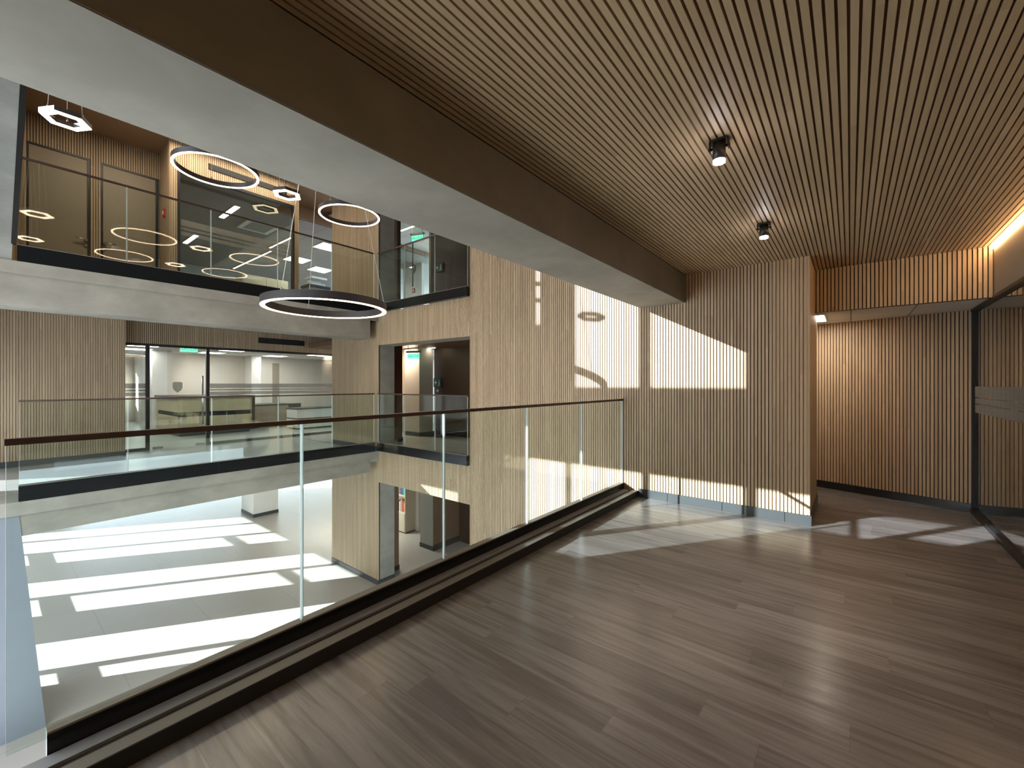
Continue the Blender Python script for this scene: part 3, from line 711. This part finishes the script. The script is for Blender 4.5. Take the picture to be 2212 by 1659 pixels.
MB().box(-12.35, -11.85, 5.68, 6.32, 4.10, 4.17).build('tray', 'black_metal', t)
MB().box(-12.28, -11.95, 5.80, 6.22, 4.17, 4.26).box(-12.3, -11.9, 5.78, 6.24, 4.36, 4.42).box(-12.26, -12.2, 5.82, 6.2, 4.26, 4.36).build('lid', 'white_plastic', t)
for a, b in ((-12.28, 5.74), (-11.96, 5.74), (-12.28, 6.22), (-11.96, 6.22)): MB().tube((a, b, UZ), (a, b, UZ + .05), .02).build('caster', 'black_metal', t)
# upper corridor behind the opening
S('wall_upper_corridor', MB().box(-11.19, -10.9, 8.9, 9.0, UZ, 5.6).box(-12.0, -11.19, 9.0, 9.1, UZ, 5.6), 'white_paint', 'bright white wall with grey shield at the end of the upper corridor', 'wall')
S('ceiling_upper_corridor', MB().box(-12.4, -2.2, 5.3, 12.4, 5.42, 5.5), 'office_ceiling', 'tile ceiling of the upper corridor', 'ceiling')
t = thing('wall_emblem', (-11.4, 8.98, 5.24), 'grey shield emblem on the white wall of the upper corridor', 'emblem')
shield(lambda u, v_, s: (u, 8.995 - .012 * s, v_), MB(), -11.41, 5.24, .26, .38).build('plate', 'emblem_grey', t)
t = thing('alarm_button', (-11.4, 8.97, 4.47), 'small red alarm button low on the white upper corridor wall', 'alarm')
MB().box(-11.47, -11.35, 8.965, 9.0, 4.40, 4.55).build('housing', 'red_plastic', t)
MB().box(-11.44, -11.38, 8.958, 8.965, 4.44, 4.51).build('button', 'white_plastic', t)
w4 = thing('window_4', (-8.0, 6.25, UZ), 'metal framed glass partition in the upper corridor', 'window', kind='structure')
MB().box(-8.66, -8.50, 6.2, 6.3, UZ, 5.42).build('post', 'wood_brown', w4)
MB().box(-7.34, -7.28, 6.2, 6.3, UZ, 5.42).build('frame', 'taupe_panel', w4)
MB().box(-8.5, -7.34, 6.245, 6.255, UZ + .02, 5.40).build('pane', 'glass', w4)
MB().tube((-7.90, 6.19, 3.6), (-7.90, 6.19, 4.6), .015).build('handle', 'steel', w4)
lin('linear_light', -9.3, -8.6, 6.9, 5.42, 'slim warm ceiling light in the upper corridor opening')
copy_tree(p0, (-10.9, 8.3, 5.415), 'square ceiling panel light in front of the shield emblem', G2)
t = thing('ceiling_spotlight', (-9.2, 5.2, 5.6), 'small bright spotlight just above the pendant ring beside the wooden pier', 'spotlight')
# placed below with the other spotlights

# ================================================================== glass balustrades
plain('shoe_black', (.006, .007, .008), .5, 0, .10)
def balustrade(name, loc, label, group, axis, c, u0, u1, step, z, top, shoe, joints=None):
    """panes along AXIS (0 = x, 1 = y) at offset C, from U0 to U1; SHOE = (z0, z1, thickness)"""
    t = thing(name, loc, label, 'balustrade', group)
    def bx(a, b, p, q, z0, z1):
        return (a, b, c + p, c + q, z0, z1) if axis == 0 else (c + p, c + q, a, b, z0, z1)
    us = joints if joints else [u0 + k * step for k in range(int((u1 - u0) / step + .35) + 1)]
    if not joints: us = us[:-1] + [u1] if u1 - us[-1] < step * .3 else us + [u1]
    for a, b in zip(us, us[1:]):
        pn = MB().box(*bx(a + .004, b - .004, -.008, .008, z + shoe[1] - .03, z + top - .004)).build('glass_panel', 'glass', t)
        MB().box(*bx(b - .0052, b - .004, -.0085, .0085, z + shoe[1], z + top - .005)).build('edge', 'glass_edge', pn)
        MB().box(*bx(a + .004, a + .0048, -.0085, .0085, z + shoe[1], z + top - .005)).build('edge', 'glass_edge', pn)
    MB().box(*bx(u0 + (.0 if axis else .0), u1, -.014, .014, z + top - .010, z + top + .012)).build('handrail', 'rail_brown', t)
    s0 = max(u0, .135) if axis == 1 and c > -3 else u0
    MB().box(*bx(s0, u1, -shoe[2], shoe[2], z + shoe[0], z + shoe[1] - .008)).build('base_shoe', 'shoe_black' if axis and c < -3 else 'shoe_metal', t)
    MB().box(*bx(s0, u1, -shoe[2] - .001, shoe[2] + .001, z + shoe[1] - .008, z + shoe[1])).build('shoe_cap', 'shoe_cap', t)
    return t
G3 = 'frameless glass balustrades around the void'
balustrade('glass_balustrade', (-2.195, 2.5, 0), 'near glass balustrade with brown handrail beside the plank floor', G3, 1, -2.195, .04, YW - .004, .965, 0, 1.155, (.0, .142, .024), [.04, 1.017, 1.987, 2.953, 3.903, YW - .004])
balustrade('glass_balustrade', (-7.37, 2.5, 0), 'glass balustrade in front of the reception walkway across the void', G3, 1, -7.37, .24, YW - .09, .93, 0, 1.155, (.016, .20, .034))
balustrade('glass_balustrade', (-7.37, 2.5, UZ), 'upper glass balustrade reflecting the pendant lamps', G3, 1, -7.37, .23, YW - .09, .93, UZ, 1.19, (.001, .19, .034))
balustrade('glass_balustrade', (-6.1, YW - .03, 0), 'glass balustrade across the middle corridor opening', G3, 0, YW - .04, OX0 + .05, OX1 - .005, .845, 0, 1.155, (.031, .20, .034))
balustrade('glass_balustrade', (-6.1, YW - .03, UZ), 'glass balustrade across the upper corridor opening', G3, 0, YW - .04, OX0 + .05, OX1 - .005, .845, UZ, 1.19, (.031, .19, .034))

# ================================================================== lamps
AT = 5.6
def ring_lamp(loc, R, w, h, label, group, rings=True, mat='ring_light', n=96, rot=0.0, smooth=True, wires=3, name='ring_pendant'):
    x, y, z = loc
    t = thing(name, (x, y, z), label, 'pendant lamp', group)
    k = 1.0 if smooth else 1.0
    MB().annulus((x, y), R - w / 2, R + w / 2, z, z + h, n, rot=rot, smooth=False).build('housing', 'ring_body', t)
    MB().annulus((x, y), R - w * .46, R + w * .46, z - .006, z, n, rot=rot, smooth=False).build('diffuser', mat, t)
    mbw = None
    for i in range(wires):
        a = 2 * pi * i / wires + .9
        p = (x + (R if smooth else R * .9) * cos(a), y + (R if smooth else R * .9) * sin(a), z + h)
        wv = MB().tube(p, (x + .02 * cos(a), y + .02 * sin(a), AT - .03), .0034 if R > .5 else .0018, 6).build('wire', 'cable', t)
        MB().tube(p, (p[0], p[1], p[2] + .03), .008, 8, r1=.004).build('wire_clip', 'steel', wv)
    MB().tube((x, y, AT - .035), (x, y, AT), .07, 24).build('canopy', 'ring_body', t)
    return t
ring_lamp((-4.84, 2.53, 2.235), .656, .052, .085, 'largest ring pendant lamp hanging low in the middle of the void', 'ring pendant lamps')
G4, G5 = 'ring pendant lamps', 'hexagon pendant lamps'
r0 = ring_lamp((-5.65, 1.66, 3.78), .402, .027, .055, 'ring pendant lamp in front of the black vent of the big upper window', G4)
copy_tree(r0, (-5.65, 3.30, 3.78), 'ring pendant lamp in front of the upper wooden pier', G4)
copy_tree(r0, (-4.02, 1.66, 3.78), 'ring pendant lamp behind the beam, mirrored over the upper left door', G4)
copy_tree(r0, (-4.02, 3.30, 3.78), 'ring pendant lamp behind the beam, mirrored low in the big window', G4)
h0 = ring_lamp((-5.65, .47, 3.78), .142, .060, .04, 'hexagon pendant lamp beside the concrete wall at upper left', G5, mat='hex_light', n=6, rot=pi / 6, smooth=False, wires=3, name='hexagon_pendant')
copy_tree(h0, (-5.65, 2.43, 3.78), 'hexagon pendant lamp between the two upper rings', G5)
copy_tree(h0, (-4.02, .47, 3.78), 'hexagon pendant lamp behind the beam near the concrete wall', G5)
copy_tree(h0, (-4.02, 2.43, 3.78), 'hexagon pendant lamp behind the beam between the hidden rings', G5)

emit('hex_glow', (1.0, .80, .48), .17)
ring_lamp((-9.757, 3.757, 5.09), .225, .075, .02, 'larger pale hexagon lamp seen behind the big upper window', G5, mat='hex_glow', n=6, rot=pi / 6, smooth=False, wires=3, name='hexagon_pendant')
def spot(loc, label, t=None):
    x, y, z = loc
    t = t or thing('ceiling_spotlight', loc, label, 'spotlight', 'black ceiling spotlights')
    MB().box(x - .04, x + .04, y - .03, y + .03, z - .012, z).build('bracket', 'lamp_black', t)
    mb = MB().box(x - .046, x - .040, y - .012, y + .012, z - .05, z - .002).box(x + .040, x + .046, y - .012, y + .012, z - .05, z - .002)
    mb.tube((x - .05, y, z - .035), (x + .05, y, z - .035), .006, 10); mb.build('yoke', 'lamp_black', t)
    MB().tube((x, y, z - .012), (x, y, z - .100), .030, 28).build('cylinder', 'lamp_black', t)
    MB().tube((x, y, z - .100), (x, y, z - .112), .0285, 28).build('lens', 'spot_lens', t)
    d = bpy.data.lights.new('spot_beam', 'SPOT'); d.energy = 12; d.spot_size = radians(60); d.spot_blend = .6; d.color = (1, .9, .8); d.shadow_soft_size = .02
    o = bpy.data.objects.new('spot_beam', d); COL.objects.link(o); o.location = (x, y, z - .12)
    return t
spot((-.515, 2.31, 2.575), 'black cylinder spotlight on the slatted ceiling, nearer the camera')
spot((-.515, 3.72, 2.575), 'black cylinder spotlight on the slatted ceiling, nearer the slatted wall')
tag(t, group='black ceiling spotlights')
spot((-9.2, 5.2, 5.6), None, t)
t = thing('led_strip', (.985, 2.5, 2.56), 'warm glowing light strip in the corner of ceiling and brown panel', 'light strip')
MB().box(.978, .994, YF, 5.59, 2.552, 2.570).build('diffuser', 'led_strip', t)
MB().box(.994, .9965, YF, 5.59, 2.545, 2.574).build('channel', 'white_plastic', t)
emit('recess_panel', (1.0, .86, .70), 4.5)
pr = ceiling_panel((-.49, 6.17, 2.13), .52, .62, 'square panel light in the low recess ceiling', 'recess panel light')
pr.children[0].data.materials[0] = MAT['recess_panel']
